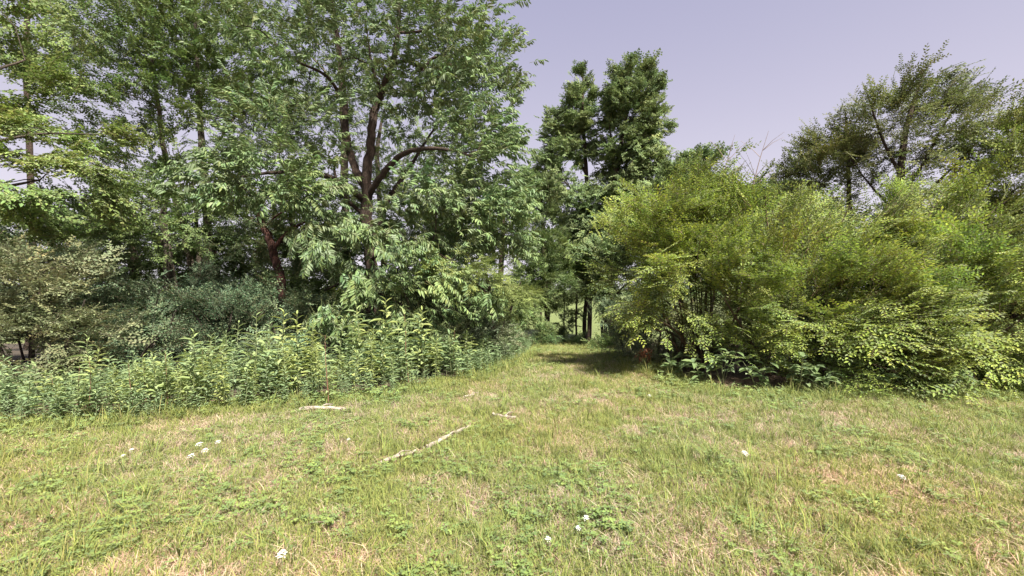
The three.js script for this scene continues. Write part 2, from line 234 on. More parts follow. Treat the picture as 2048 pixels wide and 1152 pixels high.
// ------------------------------------------------------------------ trees, left
const L1 = 'woodland trees left of the path', R1 = 'shrubs right of the path', C1 = 'trees at the end of the path';
tree({ name: 'chestnut_tree', label: 'large spreading chestnut tree with long toothed leaves and dark forked trunk', group: L1, bark: BARK_DARK,
  trunk: [[748, 690, 11, .17], [744, 600, 11, .16], [739, 500, 11, .155], [733, 420, 11, .15], [734, 350, 11, .13], [743, 290, 11, .11], [746, 230, 11, .105], [763, 185, 11, .09], [781, 140, 10.9, .078], [794, 80, 10.8, .062], [800, 0, 10.7, .05], [812, -130, 10.6, .025]],
  limbs: [
    [[731, 375, 11, .11], [710, 335, 11.3, .1], [694, 280, 11.6, .09], [689, 200, 11.9, .08], [682, 120, 12, .065], [668, 30, 12, .05], [650, -90, 12, .025]],
    [[738, 390, 11, .085], [765, 350, 10.7, .08], [800, 312, 10.4, .07], [840, 298, 10, .05], [900, 300, 9.7, .034], [970, 322, 9.4, .014]],
    [[728, 400, 11, .085], [697, 376, 10.5, .075], [660, 355, 9.9, .065], [612, 347, 9.3, .05], [550, 345, 8.8, .035], [470, 355, 8.4, .018]],
    [[722, 425, 11, .06], [690, 395, 10.9, .05], [672, 360, 10.8, .04], [668, 320, 10.8, .025]],
    [[784, 128, 10.9, .05], [815, 122, 10.7, .045], [846, 137, 10.5, .04], [868, 115, 10.4, .032], [925, 145, 10.2, .018]],
    [[765, 182, 11, .05], [750, 152, 11, .045], [742, 120, 11, .03], [735, 70, 11.1, .018]],
    [[744, 490, 11, .085], [757, 447, 11.1, .08], [776, 400, 11.3, .07], [812, 345, 11.5, .05], [860, 270, 11.6, .03], [910, 200, 11.6, .015]],
    [[796, 66, 10.8, .035], [850, 60, 10.6, .03], [885, 35, 10.4, .015]],
    [[690, 200, 11.9, .05], [650, 150, 11.4, .04], [590, 120, 11, .03], [520, 60, 10.6, .015]],
    [[740, 520, 11, .05], [775, 500, 10.2, .04], [840, 490, 9.4, .03], [900, 520, 9, .015]],
    [[742, 560, 11, .045], [700, 560, 10, .035], [650, 580, 9, .02]],
    [[744, 590, 11, .045], [770, 590, 9.8, .035], [820, 620, 8.6, .018]],
  ],
  lobes: [
    [800, 40, 200, 170, 11, 3.0, 'chestnut', 0.36], [620, 40, 170, 140, 11, 2.6, 'chestnut', 0.42], [905, 80, 118, 150, 10.7, 2.2, 'chestnut', 0.55], [965, 190, 82, 110, 10.4, 1.6, 'chestnut', 0.65],
    [850, 210, 130, 100, 11.2, 2, 'chestnut', 0.34], [960, 340, 100, 120, 9.8, 1.6, 'chestnut', 0.85], [1015, 440, 55, 95, 9.4, 1.1, 'chestnut', 1], [880, 440, 120, 90, 9.4, 1.4, 'chestnut', 0.8],
    [410, 345, 110, 55, 8.4, 1.0, 'chestnut', 0.95], [530, 370, 120, 60, 8.7, 1.2, 'chestnut', 0.85], [600, 270, 120, 90, 10, 1.6, 'chestnut', 0.4], [660, 430, 110, 70, 9.3, 1.2, 'chestnut', 0.6],
    [770, 520, 130, 70, 9.2, 1.2, 'chestnut', 0.9], [850, 600, 140, 70, 8.8, 1.2, 'chestnut', 0.9], [800, 645, 110, 36, 8.6, 0.7, 'chestnut', 1], [650, 640, 70, 26, 8.5, 0.5, 'chestnut', 0.9],
  ] });
tree({ name: 'pale_trunk_tree', label: 'slim pale grey trunked tree standing behind the forked chestnut', group: L1, bark: BARK_PALE, trunk: [[690, 690, 14, .14], [692, 500, 14, .13], [688, 300, 14, .12], [685, 180, 14, .1], [672, 60, 14, .08], [655, -60, 14, .04]], limbs: [[[686, 210, 14, .05], [655, 150, 14, .04], [600, 90, 14, .02]]],
  lobes: [[640, 160, 120, 110, 14.5, 2, 'maple', 0.3], [700, 480, 130, 80, 13.5, 1.6, 'maple', 0.6], [560, 220, 90, 80, 14, 1.6, 'maple', 0.5]] });
tree({ name: 'woodland_maple', label: 'tall dark green maple with straight pale trunk among the woods', group: L1, bark: BARK_PALE, trunk: [[418, 640, 13, .14], [416, 520, 13, .125], [412, 400, 13, .11], [402, 280, 13, .09], [395, 160, 13, .07], [390, 20, 13, .04]], limbs: [[[408, 350, 13, .05], [440, 280, 12.6, .04], [480, 220, 12.4, .02]]],
  lobes: [[420, 120, 130, 120, 13, 2.2, 'maple', 0.5], [480, 260, 90, 90, 12.6, 1.6, 'maple', 0.5], [400, 20, 150, 90, 13, 2.2, 'maple', 0.5], [450, 440, 70, 70, 12.8, 1.3, 'maple', 0.5]] });
tree({ name: 'woodland_maple', label: 'multi stemmed maple with pale crooked stems left of the straight pale trunk', group: L1, bark: BARK_PALE, multi: true, trunk: [[398, 620, 12.6, .1], [378, 510, 12.6, .09], [362, 440, 12.6, .08], [345, 370, 12.6, .075], [326, 290, 12.5, .07], [318, 220, 12.4, .055], [300, 90, 12.3, .03]],
  limbs: [[[404, 620, 12.9, .08], [398, 520, 12.9, .07], [392, 430, 13, .05], [380, 330, 13, .025]], [[352, 620, 12.3, .07], [345, 540, 12.2, .065], [328, 490, 12.1, .05], [280, 440, 11.6, .03], [230, 420, 11.2, .015]]],
  lobes: [[300, 170, 130, 90, 12.3, 2, 'maple', 0.65], [250, 50, 160, 70, 12.2, 2, 'maple', 0.6], [190, 200, 90, 50, 11.8, 1.8, 'maple', 0.7], [260, 310, 110, 60, 12, 1.6, 'maple', 0.6], [240, 430, 110, 55, 11.4, 1.3, 'maple', 0.75]] });
tree({ name: 'leaning_cedar', tint: [1.05, 1, 0.8], label: 'leaning red brown trunk of a small cedar under the chestnut boughs', group: L1, bark: BARK_RED, trunk: [[566, 660, 9.9, .1], [562, 560, 9.9, .095], [551, 520, 9.9, .09], [538, 475, 9.9, .085], [521, 440, 9.9, .07], [508, 400, 9.9, .05]], limbs: [[[545, 500, 9.9, .05], [580, 460, 9.9, .035], [620, 440, 10, .018]], [[530, 455, 9.9, .03], [555, 430, 9.6, .02], [590, 415, 9.4, .012]]],
  lobes: [[610, 490, 70, 60, 10.4, 1, 'shrub', 0.9], [500, 480, 50, 50, 10.8, 0.9, 'shrub', 0.6]] });
tree({ name: 'layered_tree', label: 'near tree with bright layered boughs reaching in over the weeds', group: L1, bark: BARK_GREY, trunk: [[-190, 700, 8, .12], [-185, 500, 8, .11], [-175, 300, 8, .09], [-160, 100, 8, .06]], limbs: [[[-180, 380, 8, .05], [-80, 310, 7.9, .04], [60, 270, 7.8, .02], [180, 268, 7.7, .01]], [[-178, 440, 8, .05], [-60, 390, 7.8, .04], [80, 360, 7.6, .015]], [[-170, 250, 8, .04], [-60, 160, 7.2, .03], [50, 120, 7.4, .015]]],
  lobes: [[90, 250, 120, 24, 7.8, 0.9, 'layered', 1.1, { flat: 0.4, roll: 0.35, up: -0.05, lean: [0.4, 0.1] }], [80, 325, 130, 34, 7.6, 0.9, 'layered', 1.0, { flat: 0.4, roll: 0.35, up: -0.05, lean: [0.4, 0.1] }], [70, 400, 120, 30, 7.4, 0.9, 'layered', 1.0, { flat: 0.4, roll: 0.35, up: -0.05, lean: [0.4, 0.1] }], [-110, 170, 110, 110, 8.2, 1.2, 'layered', 0.7], [-10, 10, 90, 45, 7.9, 0.8, 'layered', 0.6], [30, 175, 90, 36, 8.3, 0.8, 'layered', 0.75, { flat: 0.5, roll: 0.4 }], [20, 70, 50, 40, 8.4, 0.7, 'layered', 0.7], [-40, 480, 130, 70, 8, 1, 'layered', 0.9]] });
tree({ name: 'pale_shrub', label: 'big rounded pale olive leaved shrub leaning over the weeds', category: 'shrub', group: 'shrubs behind the weed bank', bark: BARK_GREY, multi: true, trunk: [[60, 790, 6.9, .035], [70, 650, 6.9, .03], [90, 540, 6.9, .02]], limbs: [[[40, 790, 6.9, .03], [-20, 650, 6.8, .02], [-60, 560, 6.8, .012]], [[80, 790, 6.8, .03], [140, 680, 6.6, .02], [170, 600, 6.5, .012]]],
  lobes: [[70, 540, 120, 60, 6.8, 0.9, 'pale', 1.1], [40, 640, 130, 70, 6.6, 0.9, 'pale', 1.1], [170, 690, 70, 45, 6.6, 0.6, 'pale', 1.0], [-60, 600, 110, 140, 6.6, 0.9, 'pale', 0.9], [40, 730, 110, 45, 6.4, 0.6, 'pale', 0.9]] });
[[300, 610, 110, 62, 8.8, 'dark blue green shrub below the multi stemmed maple'], [450, 635, 110, 55, 8.6, 'dark small leaved shrub spreading below the straight pale trunk'], [590, 630, 95, 60, 8.9, 'dark glossy shrub between the leaning cedar trunk and chestnut trunk'], [245, 680, 90, 45, 7.9, 'low dark shrub just behind the tallest weed stalk']].forEach(([x, y, rx, ry, d, label]) => {
  const b = 760; tree({ name: 'dark_shrub', label, category: 'shrub', group: 'shrubs behind the weed bank', bark: BARK_GREY, multi: true, trunk: [[x, b, d, .03], [x + 8, y + 20, d, .025], [x + 20, y - 30, d, .012]], limbs: [[[x - 10, b, d, .025], [x - 50, y + 10, d - 0.2, .018], [x - 70, y - 20, d - 0.3, .01]], [[x + 12, b, d, .025], [x + 50, y + 15, d - 0.2, .018], [x + 80, y - 10, d - 0.3, .01]]],
    lobes: [[x, y, rx, ry, d, 1.0, 'shrub', 1.25], [x + rx * 0.3, y + ry * 0.9, rx * 0.9, ry * 0.6, d - 0.2, 0.8, 'shrub', 1.0]] }); });
tree({ name: 'grey_shrub', tint: [0.9, 0.95, 1.05], label: 'grey green shrub at the path edge past the chestnut', category: 'shrub', group: 'shrubs behind the weed bank', bark: BARK_GREY, multi: true, trunk: [[950, 720, 9.6, .03], [950, 660, 9.6, .025], [955, 610, 9.5, .012]], limbs: [[[940, 720, 9.6, .025], [900, 660, 9.5, .018], [880, 620, 9.4, .01]], [[965, 720, 9.6, .025], [1000, 670, 9.4, .018], [1010, 640, 9.4, .01]]],
  lobes: [[940, 640, 85, 45, 9.5, 0.9, 'pale', 1.0], [985, 680, 65, 32, 9.3, 0.6, 'pale', 1.1], [880, 680, 70, 35, 9.2, 0.6, 'pale', 1.0]] });
tree({ name: 'feathery_sapling', label: 'sapling with bright feathery yellow green fronds beside the chestnut', category: 'tree', group: L1, bark: BARK_DARK, trunk: [[985, 700, 9.3, .06], [985, 620, 9.3, .05], [975, 560, 9.2, .035], [965, 520, 9.1, .02]], limbs: [[[980, 590, 9.2, .025], [940, 560, 8.9, .018], [900, 550, 8.7, .01]]],
  lobes: [[925, 545, 60, 26, 8.7, 0.6, 'feather', 1.1, { flat: 0.45, roll: 0.4, up: -0.1 }], [975, 555, 38, 22, 8.7, 0.5, 'feather', 1.2, { flat: 0.4, roll: 0.4, up: -0.1 }], [955, 510, 26, 18, 9.1, 0.4, 'feather', 1]] });
tree({ name: 'feathery_sapling', label: 'small yellow green sapling tuft against the dark gap by the path', category: 'tree', group: L1, bark: BARK_DARK, trunk: [[1015, 700, 11.4, .05], [1018, 640, 11.4, .04], [1030, 590, 11.3, .025], [1042, 565, 11.2, .015]],
  lobes: [[1045, 585, 36, 22, 11.1, 0.5, 'feather', 1.2, { flat: 0.4, roll: 0.4, up: -0.1 }], [1020, 610, 28, 20, 11.3, 0.5, 'feather', 0.9]] });
tree({ name: 'understory_tree', label: 'dark understory tree in the shade behind the feathery saplings', group: L1, bark: BARK_DARK, trunk: [[1000, 700, 15.5, .12], [1000, 600, 15.5, .11], [1005, 480, 15.5, .09], [1010, 380, 15.5, .05]], limbs: [],
  lobes: [[1010, 470, 60, 60, 15.5, 1.6, 'maple', 0.8], [1000, 610, 60, 60, 15, 1.4, 'maple', 0.8], [1050, 640, 40, 40, 15.5, 1.0, 'maple', 0.9], [900, 500, 90, 80, 15, 1.5, 'maple', 0.6], [920, 600, 80, 70, 14.5, 1.5, 'maple', 0.7]] });
[[140, 470, 130, 70, 15, 'shaded background maple behind the layered boughs'], [480, 540, 120, 80, 15.5, 'shaded background maple behind the leaning cedar'], [320, 540, 110, 60, 15.5, 'shaded background maple behind the multi stemmed maple'], [760, 300, 140, 110, 16, 'background maple showing through the chestnut crown'], [60, 40, 110, 70, 15.5, 'tall background maple above the layered boughs'], [860, 380, 120, 90, 16, 'background maple behind the right side of the chestnut'], [260, 470, 110, 70, 13.6, 'leafy background maple low between the layered boughs and pale stems'], [590, 430, 110, 90, 13, 'leafy background maple between the cedar and the chestnut trunk'], [430, 560, 110, 70, 14, 'low leafy maple around the straight pale trunk'], [330, 430, 90, 60, 11.6, 'leafy maple bough tree just behind the crooked pale stems']].forEach(([x, y, rx, ry, d, label], k) => {
  tree({ name: 'background_maple', label, group: L1, bark: k % 2 ? BARK_GREY : BARK_DARK, trunk: [[x, 660, d, .12], [x + 6, Math.max(y, 500), d, .1], [x - 5, Math.min(480, y), d, .08], [x + 10, y - ry * 0.8, d, .03]], lobes: [[x, y, rx, ry, d, 2, 'maple', k < 3 || k > 5 ? 0.75 : 0.25], [x + 40, y + ry * 0.9, rx * 0.7, ry * 0.5, d, 1.5, 'maple', 0.45]] }); });

[[180, 600, 100, 60, 10.6, 'shaded thicket behind the low dark shrub'], [330, 640, 100, 45, 10.8, 'shaded thicket behind the blue green shrub'], [480, 590, 100, 60, 11.2, 'shaded thicket around the foot of the straight pale trunk'], [640, 600, 100, 70, 11.8, 'shaded thicket left of the chestnut trunk'], [800, 620, 110, 60, 12, 'shaded thicket right of the chestnut trunk'], [930, 640, 90, 55, 12.4, 'shaded thicket behind the grey green shrub'], [60, 560, 120, 90, 9.6, 'shaded thicket behind the pale olive shrub']].forEach(([x, y, rx, ry, d, label], k) => {
  tree({ name: 'understory_shrub', label, category: 'shrub', group: 'shaded understory shrubs in the woods', bark: BARK_DARK, multi: true, trunk: [[x, 730, d, .03], [x + 8, y + 20, d, .025], [x + 15, y - 20, d, .012]], limbs: [[[x - 10, 730, d, .025], [x - 50, y + 10, d, .018], [x - 70, y - 20, d, .01]]], lobes: [[x, y, rx, ry, d, 0.9, k % 2 ? 'maple' : 'shrub', 1.0], [x, y + ry, rx, ry * 0.7, d, 0.8, 'shrub', 0.9]] }); });

// ------------------------------------------------------------------ trees, centre
tree({ name: 'tulip_poplar', label: 'tall narrow poplar, the left of the two against the sky', group: C1, bark: BARK_DARK, trunk: [[1178, 680, 24, .13], [1180, 560, 24, .125], [1178, 440, 24, .12], [1172, 330, 24, .11], [1166, 240, 24, .1], [1166, 140, 24, .03]], limbs: [[[1174, 350, 24, .08], [1150, 310, 24, .06], [1120, 270, 24, .03]], [[1178, 420, 24, .07], [1145, 380, 23.6, .05], [1105, 340, 23.4, .025]]],
  lobes: [[1167, 178, 24, 42, 24, 1.2, 'poplar', 1], [1146, 230, 34, 42, 24, 1.6, 'poplar', 1], [1164, 285, 28, 45, 24, 1.6, 'poplar', 0.9], [1118, 270, 34, 45, 24, 1.5, 'poplar', 0.9], [1105, 340, 36, 55, 23.6, 1.5, 'poplar', 0.9], [1150, 420, 50, 60, 23.5, 2, 'poplar', 0.9], [1140, 500, 60, 50, 23, 2, 'poplar', 0.8]] });
tree({ name: 'tulip_poplar', label: 'tallest broad crowned poplar, right of the slimmer poplar at the path end', group: C1, bark: BARK_DARK, trunk: [[1222, 680, 23, .15], [1220, 560, 23, .145], [1219, 460, 23, .14], [1226, 390, 23, .125], [1240, 300, 23, .11], [1258, 200, 23, .07], [1264, 115, 23, .025]], limbs: [[[1221, 430, 23, .1], [1245, 390, 22.8, .08], [1270, 340, 22.6, .06], [1300, 280, 22.4, .03]], [[1230, 360, 23, .06], [1222, 280, 23.2, .05], [1215, 220, 23.4, .025]]],
  lobes: [[1262, 165, 40, 42, 23, 1.5, 'poplar', 1], [1228, 200, 24, 44, 23.2, 1.4, 'poplar', 0.95], [1265, 230, 52, 55, 23, 2, 'poplar', 1], [1305, 265, 28, 45, 22.8, 1.5, 'poplar', 0.9], [1300, 175, 20, 25, 22.8, 0.9, 'poplar', 0.8], [1250, 320, 60, 60, 23, 2, 'poplar', 1], [1296, 340, 34, 44, 22.8, 1.5, 'poplar', 0.9], [1240, 420, 60, 60, 22.5, 2, 'poplar', 1], [1200, 490, 60, 60, 22.2, 2, 'poplar', 0.9]] });
tree({ name: 'path_end_tree', label: 'green tree filling the gap between the chestnut and the poplars', group: C1, bark: BARK_DARK, trunk: [[1092, 690, 19.5, .1], [1092, 600, 19.5, .095], [1088, 500, 19.5, .11], [1082, 380, 19.5, .05]], lobes: [[1078, 400, 34, 60, 19.5, 1.4, 'poplar', 0.9], [1088, 500, 50, 60, 19.3, 1.6, 'maple', 0.9], [1105, 580, 55, 40, 19, 1.4, 'maple', 0.9], [1060, 560, 50, 50, 19, 1.4, 'maple', 0.8]] });
tree({ name: 'path_end_tree', label: 'dark blue green tree with low foliage right of the path end', group: C1, bark: BARK_DARK, trunk: [[1212, 690, 18.5, .08], [1211, 600, 18.5, .075], [1215, 520, 18.5, .1], [1222, 440, 18.5, .05]], limbs: [[[1212, 620, 18.5, .05], [1240, 580, 18, .035], [1265, 560, 17.6, .018]]],
  lobes: [[1225, 520, 50, 50, 18.3, 1.4, 'poplar', 0.9], [1235, 600, 55, 40, 17.6, 1.3, 'maple', 1], [1180, 560, 45, 36, 18.8, 1.2, 'maple', 0.7]] });
[[1083, 0.05, 'slim trunk just left of the thick reddish trunk'], [1097, 0.1, 'thick reddish trunk standing at the left of the far gap'], [1128, 0.035, 'thin leafy sapling in the sunny gap'], [1154, 0.05, 'dark ivy wrapped trunk beside the sunny gap'], [1170, 0.11, 'dark straight trunk right of the sunny gap'], [1181, 0.04, 'thin forked stem right of the dark straight trunk'], [1206, 0.07, 'slender trunk at the dark right side of the far gap']].forEach(([x, rad, what], k) => {
  const d = 20.2 + (k % 3) * 0.5; tree({ name: 'path_end_sapling', label: what + ' at the path end', category: 'tree', group: C1, bark: k === 1 ? BARK_RED : BARK_DARK, trunk: [[x, 690, d, rad], [x - 2 + k % 3, 640, d, rad * 0.95], [x + 3 - k % 4, 590, d, rad * 0.85], [x, 500, d, rad * 0.5]],
    lobes: [[x, k === 2 ? 630 : 560, 30, k === 2 ? 36 : 26, d, 0.9, 'maple', 0.7], [x + 6, 520, 34, 30, d, 1, 'maple', 0.7]] }); });
[[1075, 683, 34, 12, 'low shrub at the left corner of the path end'], [1115, 684, 34, 10, 'low brush below the thin leafy sapling at the path end'], [1160, 683, 36, 11, 'low brush below the dark trunks at the path end'], [1215, 688, 32, 18, 'dark rounded bush where the path bends away right']].forEach(([x, y, rx, ry, label], k) => {
  const d = k === 3 ? 13.5 : 18.6; tree({ name: 'low_bush', tint: [1.3, 1.4, 0.9], label, category: 'shrub', group: 'low bushes at the path end', bark: BARK_DARK, multi: true, trunk: [[x, y + 8, d, .02], [x + 3, y, d, .015], [x + 8, y - 8, d, .008]], limbs: [[[x - 5, y + 8, d, .02], [x - 15, y, d, .015], [x - 20, y - 6, d, .008]]], lobes: [[x, y, rx, ry, d, 0.7, 'shrub', 1.3, {  }]] }); });

// ------------------------------------------------------------------ shrubs and trees, right
const PRIVET_BARK = bark(0.30, 0.21, 0.14), PR = { up: 0.2, out: 0.85, wild: 0.42, roll: 0.45 };
tree({ name: 'privet_shrub', label: 'arching privet shrub nearest the path with yellow green sprays', category: 'shrub', group: R1, bark: PRIVET_BARK, multi: true, fan: 22,
  trunk: [[1395, 770, 8.6, .03], [1380, 650, 8.5, .026], [1340, 540, 8.4, .018], [1310, 460, 8.3, .01]],
  limbs: [[[1405, 770, 8.6, .03], [1410, 640, 8.6, .024], [1420, 500, 8.6, .016], [1440, 400, 8.6, .008]], [[1390, 770, 8.5, .025], [1350, 690, 8.2, .02], [1290, 640, 7.9, .012]], [[1410, 770, 8.5, .03], [1360, 670, 7.9, .022], [1300, 630, 7.5, .012]], [[1415, 770, 8.5, .028], [1460, 660, 8.1, .022], [1500, 560, 7.9, .012]]],
  lobes: [[1300, 470, 62, 60, 8.4, 0.8, 'privet', 0.75, PR], [1340, 440, 70, 50, 8.8, 0.9, 'privet', 0.75, PR], [1420, 440, 85, 60, 8.7, 0.9, 'privet', 0.75, PR], [1290, 570, 65, 60, 8, 0.8, 'privet', 0.7, { ...PR }], [1390, 520, 100, 80, 8.2, 1, 'privet', 0.7, PR], [1330, 640, 70, 40, 8, 0.7, 'privet', 0.6, { ...PR }], [1390, 385, 45, 30, 9.2, 0.7, 'privet', 0.9, { ...PR }]] });
tree({ name: 'privet_shrub', label: 'widest privet thicket with tangled brown stems showing below', category: 'shrub', group: R1, bark: PRIVET_BARK, multi: true, fan: 22,
  trunk: [[1570, 780, 8.2, .035], [1560, 640, 8.1, .03], [1540, 500, 8, .02], [1530, 390, 8, .01]],
  limbs: [[[1580, 780, 8.2, .03], [1620, 640, 8, .025], [1660, 500, 7.8, .016], [1700, 410, 7.6, .008]], [[1565, 780, 8, .03], [1500, 680, 7.6, .024], [1450, 600, 7.3, .012]], [[1600, 780, 8, .03], [1680, 680, 7.5, .024], [1760, 600, 7.2, .012]], [[1575, 780, 8, .025], [1590, 690, 7.4, .02], [1610, 620, 7, .01]]],
  lobes: [[1520, 450, 80, 55, 8.2, 0.9, 'privet', 0.8, PR], [1640, 455, 100, 60, 8, 1, 'privet', 0.8, PR], [1560, 540, 120, 75, 7.6, 1, 'privet', 0.8, PR], [1690, 550, 110, 75, 7.5, 1, 'privet', 0.8, PR], [1480, 590, 80, 60, 7.7, 0.8, 'privet', 0.65, { ...PR }], [1600, 650, 120, 55, 7.1, 0.8, 'privet', 0.8, { ...PR, up: 0 }], [1720, 670, 100, 50, 7.1, 0.7, 'privet', 0.8, { ...PR, up: 0 }], [1660, 735, 80, 22, 7.1, 0.5, 'privet', 0.5, { ...PR, up: 0 }], [1490, 700, 60, 45, 7.6, 0.6, 'privet', 0.5, { ...PR }], [1450, 500, 90, 70, 7.9, 0.8, 'privet', 0.8, PR], [1720, 745, 110, 30, 6.8, 0.5, 'privet', 0.8, { ...PR, up: -0.1 }], [1760, 470, 90, 60, 7.9, 0.8, 'privet', 0.8, PR], [1780, 620, 90, 60, 7, 0.7, 'privet', 0.8, PR]] });
tree({ name: 'privet_shrub', label: 'privet thicket below the dark elm with yellow tinged leaves', category: 'shrub', group: R1, bark: PRIVET_BARK, multi: true, fan: 22,
  trunk: [[1880, 780, 7.6, .03], [1870, 660, 7.5, .025], [1850, 540, 7.4, .016], [1840, 460, 7.3, .008]],
  limbs: [[[1900, 780, 7.6, .03], [1950, 660, 7.3, .024], [2010, 560, 7.1, .012]], [[1870, 780, 7.5, .03], [1800, 690, 7.1, .022], [1760, 620, 6.9, .01]], [[1910, 780, 7.4, .03], [1960, 700, 7, .022], [2040, 640, 6.7, .012]]],
  lobes: [[1830, 500, 90, 60, 7.6, 0.8, 'privet', 0.75, PR], [1940, 530, 100, 70, 7.4, 0.9, 'privet', 0.75, { ...PR }], [1850, 610, 110, 60, 7.1, 0.8, 'privet', 0.75, { ...PR, up: 0.1 }], [1980, 640, 90, 60, 6.9, 0.8, 'privet', 0.75, { ...PR, up: 0.1 }], [1860, 700, 110, 45, 6.9, 0.6, 'privet', 0.7, { ...PR, up: 0 }], [1990, 735, 90, 30, 6.8, 0.5, 'privet', 0.7, { ...PR, up: 0 }], [1880, 745, 110, 32, 6.7, 0.5, 'privet', 0.8, { ...PR, up: -0.1 }], [2050, 720, 80, 45, 6.6, 0.6, 'privet', 0.8, { ...PR, up: 0 }], [1900, 440, 100, 50, 7.8, 0.8, 'privet', 0.7, PR]] });
tree({ name: 'dark_elm', label: 'upright elm with dark trunk and airy crown rising above the privet', group: 'elms right of the path', bark: BARK_DARK, trunk: [[1806, 720, 10, .1], [1803, 560, 10, .095], [1800, 440, 10, .085], [1801, 340, 10, .075], [1812, 260, 10, .055], [1835, 180, 10, .035], [1850, 150, 10, .012]],
  limbs: [[[1801, 350, 10, .04], [1770, 290, 10, .03], [1745, 220, 10, .02], [1735, 190, 10, .008]], [[1800, 400, 10, .045], [1850, 320, 9.8, .035], [1900, 230, 9.6, .02], [1940, 190, 9.5, .008]], [[1800, 440, 10, .04], [1870, 370, 9.6, .03], [1950, 290, 9.3, .018], [2010, 230, 9.2, .008]], [[1800, 430, 10, .03], [1740, 370, 10.2, .02], [1690, 300, 10.3, .01]]],
  lobes: [[1815, 200, 88, 45, 10, 1.0, 'elm', 0.8, { up: 0.5, wild: 0.45 }], [1770, 235, 70, 55, 10, 1, 'elm', 0.75, { up: 0.4, wild: 0.45 }], [1850, 250, 100, 60, 10, 1.2, 'elm', 0.7, { up: 0.4, wild: 0.45 }], [1930, 245, 62, 50, 9.7, 0.9, 'elm', 0.7, { up: 0.5, wild: 0.4, lean: [0.3, 0] }], [1960, 300, 80, 50, 9.4, 1, 'elm', 0.75, { up: 0.35, lean: [0.3, 0] }], [1840, 340, 110, 45, 9.8, 1.1, 'elm', 0.38], [1750, 310, 50, 40, 10, 1, 'elm', 0.4], [1830, 420, 120, 50, 9.4, 1, 'elm', 0.7]] });
tree({ name: 'dark_elm', label: 'smaller elm left of the upright elm, half sunk in privet', group: 'elms right of the path', bark: BARK_DARK, trunk: [[1702, 700, 11, .07], [1700, 520, 11, .065], [1698, 400, 11, .055], [1695, 300, 11, .035], [1690, 220, 11, .012]],
  lobes: [[1685, 285, 70, 50, 11, 0.9, 'elm', 1.15, { up: 0.4 }], [1650, 340, 70, 42, 11, 0.9, 'elm', 1.15, { up: 0.3 }], [1720, 385, 70, 40, 11, 1, 'elm', 0.5], [1610, 370, 50, 36, 11.2, 0.8, 'elm', 0.8]] });
tree({ name: 'edge_elm', tint: [1.15, 1.25, 0.75], label: 'elm at the far right with long slanting dark branches', group: 'elms right of the path', bark: BARK_DARK, trunk: [[1995, 760, 8.4, .07], [2030, 620, 8.4, .065], [2080, 480, 8.3, .055], [2130, 340, 8.2, .04], [2160, 200, 8.1, .015]],
  limbs: [[[1880, 720, 8.2, .03], [1930, 480, 8.2, .026], [1990, 420, 8.1, .02], [2100, 340, 8, .01]], [[1870, 560, 8.4, .026], [1960, 430, 8.5, .022], [2060, 360, 8.4, .012]], [[1850, 440, 8.8, .02], [1940, 350, 8.8, .018], [2040, 270, 8.8, .01]]],
  lobes: [[2040, 290, 90, 70, 8.6, 1, 'elm', 0.9, { up: 0.3 }], [2010, 400, 90, 55, 8.4, 1, 'elm', 0.85], [2050, 480, 80, 70, 8.2, 1, 'elm', 0.9], [2120, 300, 110, 170, 8.2, 1.2, 'elm', 0.8], [2060, 620, 70, 80, 7.8, 0.9, 'elm', 0.9], [2150, 600, 90, 150, 7.8, 1, 'elm', 0.8], [1930, 440, 70, 40, 8.6, 0.9, 'elm', 0.7]] });
tree({ name: 'background_poplar', label: 'rounded dark crown peeping over the privet right of the poplars', group: C1, bark: BARK_DARK, trunk: [[1385, 690, 18, .12], [1388, 500, 18, .11], [1388, 380, 18, .07], [1388, 300, 18, .025]], lobes: [[1388, 330, 36, 24, 18, 1.2, 'poplar', 1], [1370, 380, 60, 50, 17.6, 1.3, 'poplar', 0.9], [1330, 480, 60, 80, 17, 1.3, 'poplar', 0.8], [1480, 450, 90, 70, 16, 1.3, 'poplar', 0.9], [1560, 430, 90, 60, 15, 1.3, 'poplar', 0.8]] });
tree({ name: 'thicket_tree', label: 'shaded tree filling the hollow behind the widest privet thicket', group: R1, bark: BARK_DARK, trunk: [[1500, 700, 11.5, .08], [1500, 600, 11.5, .07], [1505, 500, 11.5, .04]], lobes: [[1500, 560, 140, 80, 11.5, 1, 'maple', 0.7], [1700, 520, 140, 90, 10.8, 0.9, 'maple', 0.7], [1920, 540, 140, 120, 10.2, 0.9, 'maple', 0.8], [1650, 660, 180, 60, 9.6, 0.7, 'maple', 0.7], [1900, 690, 160, 60, 9, 0.7, 'maple', 0.7]] });
[[1310, 665, 50, 32, 10.6, 'shaded shrub behind the reddened dead stems'], [1420, 650, 90, 50, 10.6, 'shaded shrub in the hollow behind the path side privet'], [1580, 650, 110, 60, 10, 'shaded shrub in the hollow behind the widest privet'], [1760, 650, 110, 60, 9.6, 'shaded shrub around the foot of the upright elm'], [1960, 620, 130, 100, 9.2, 'shaded shrub at the far right behind the slanting elm']].forEach(([x, y, rx, ry, d, label], k) => {
  tree({ name: 'understory_shrub', label, category: 'shrub', group: 'shaded understory shrubs right of the path', bark: BARK_DARK, multi: true, trunk: [[x, 740, d, .03], [x + 8, y + 20, d, .025], [x + 15, y - 20, d, .012]], limbs: [[[x - 10, 740, d, .025], [x - 50, y + 10, d, .018], [x - 70, y - 20, d, .01]]], lobes: [[x, y, rx, ry, d, 0.8, 'pale', 1.0], [x, y + ry, rx, ry * 0.7, d, 0.7, 'pale', 0.9]] }); });
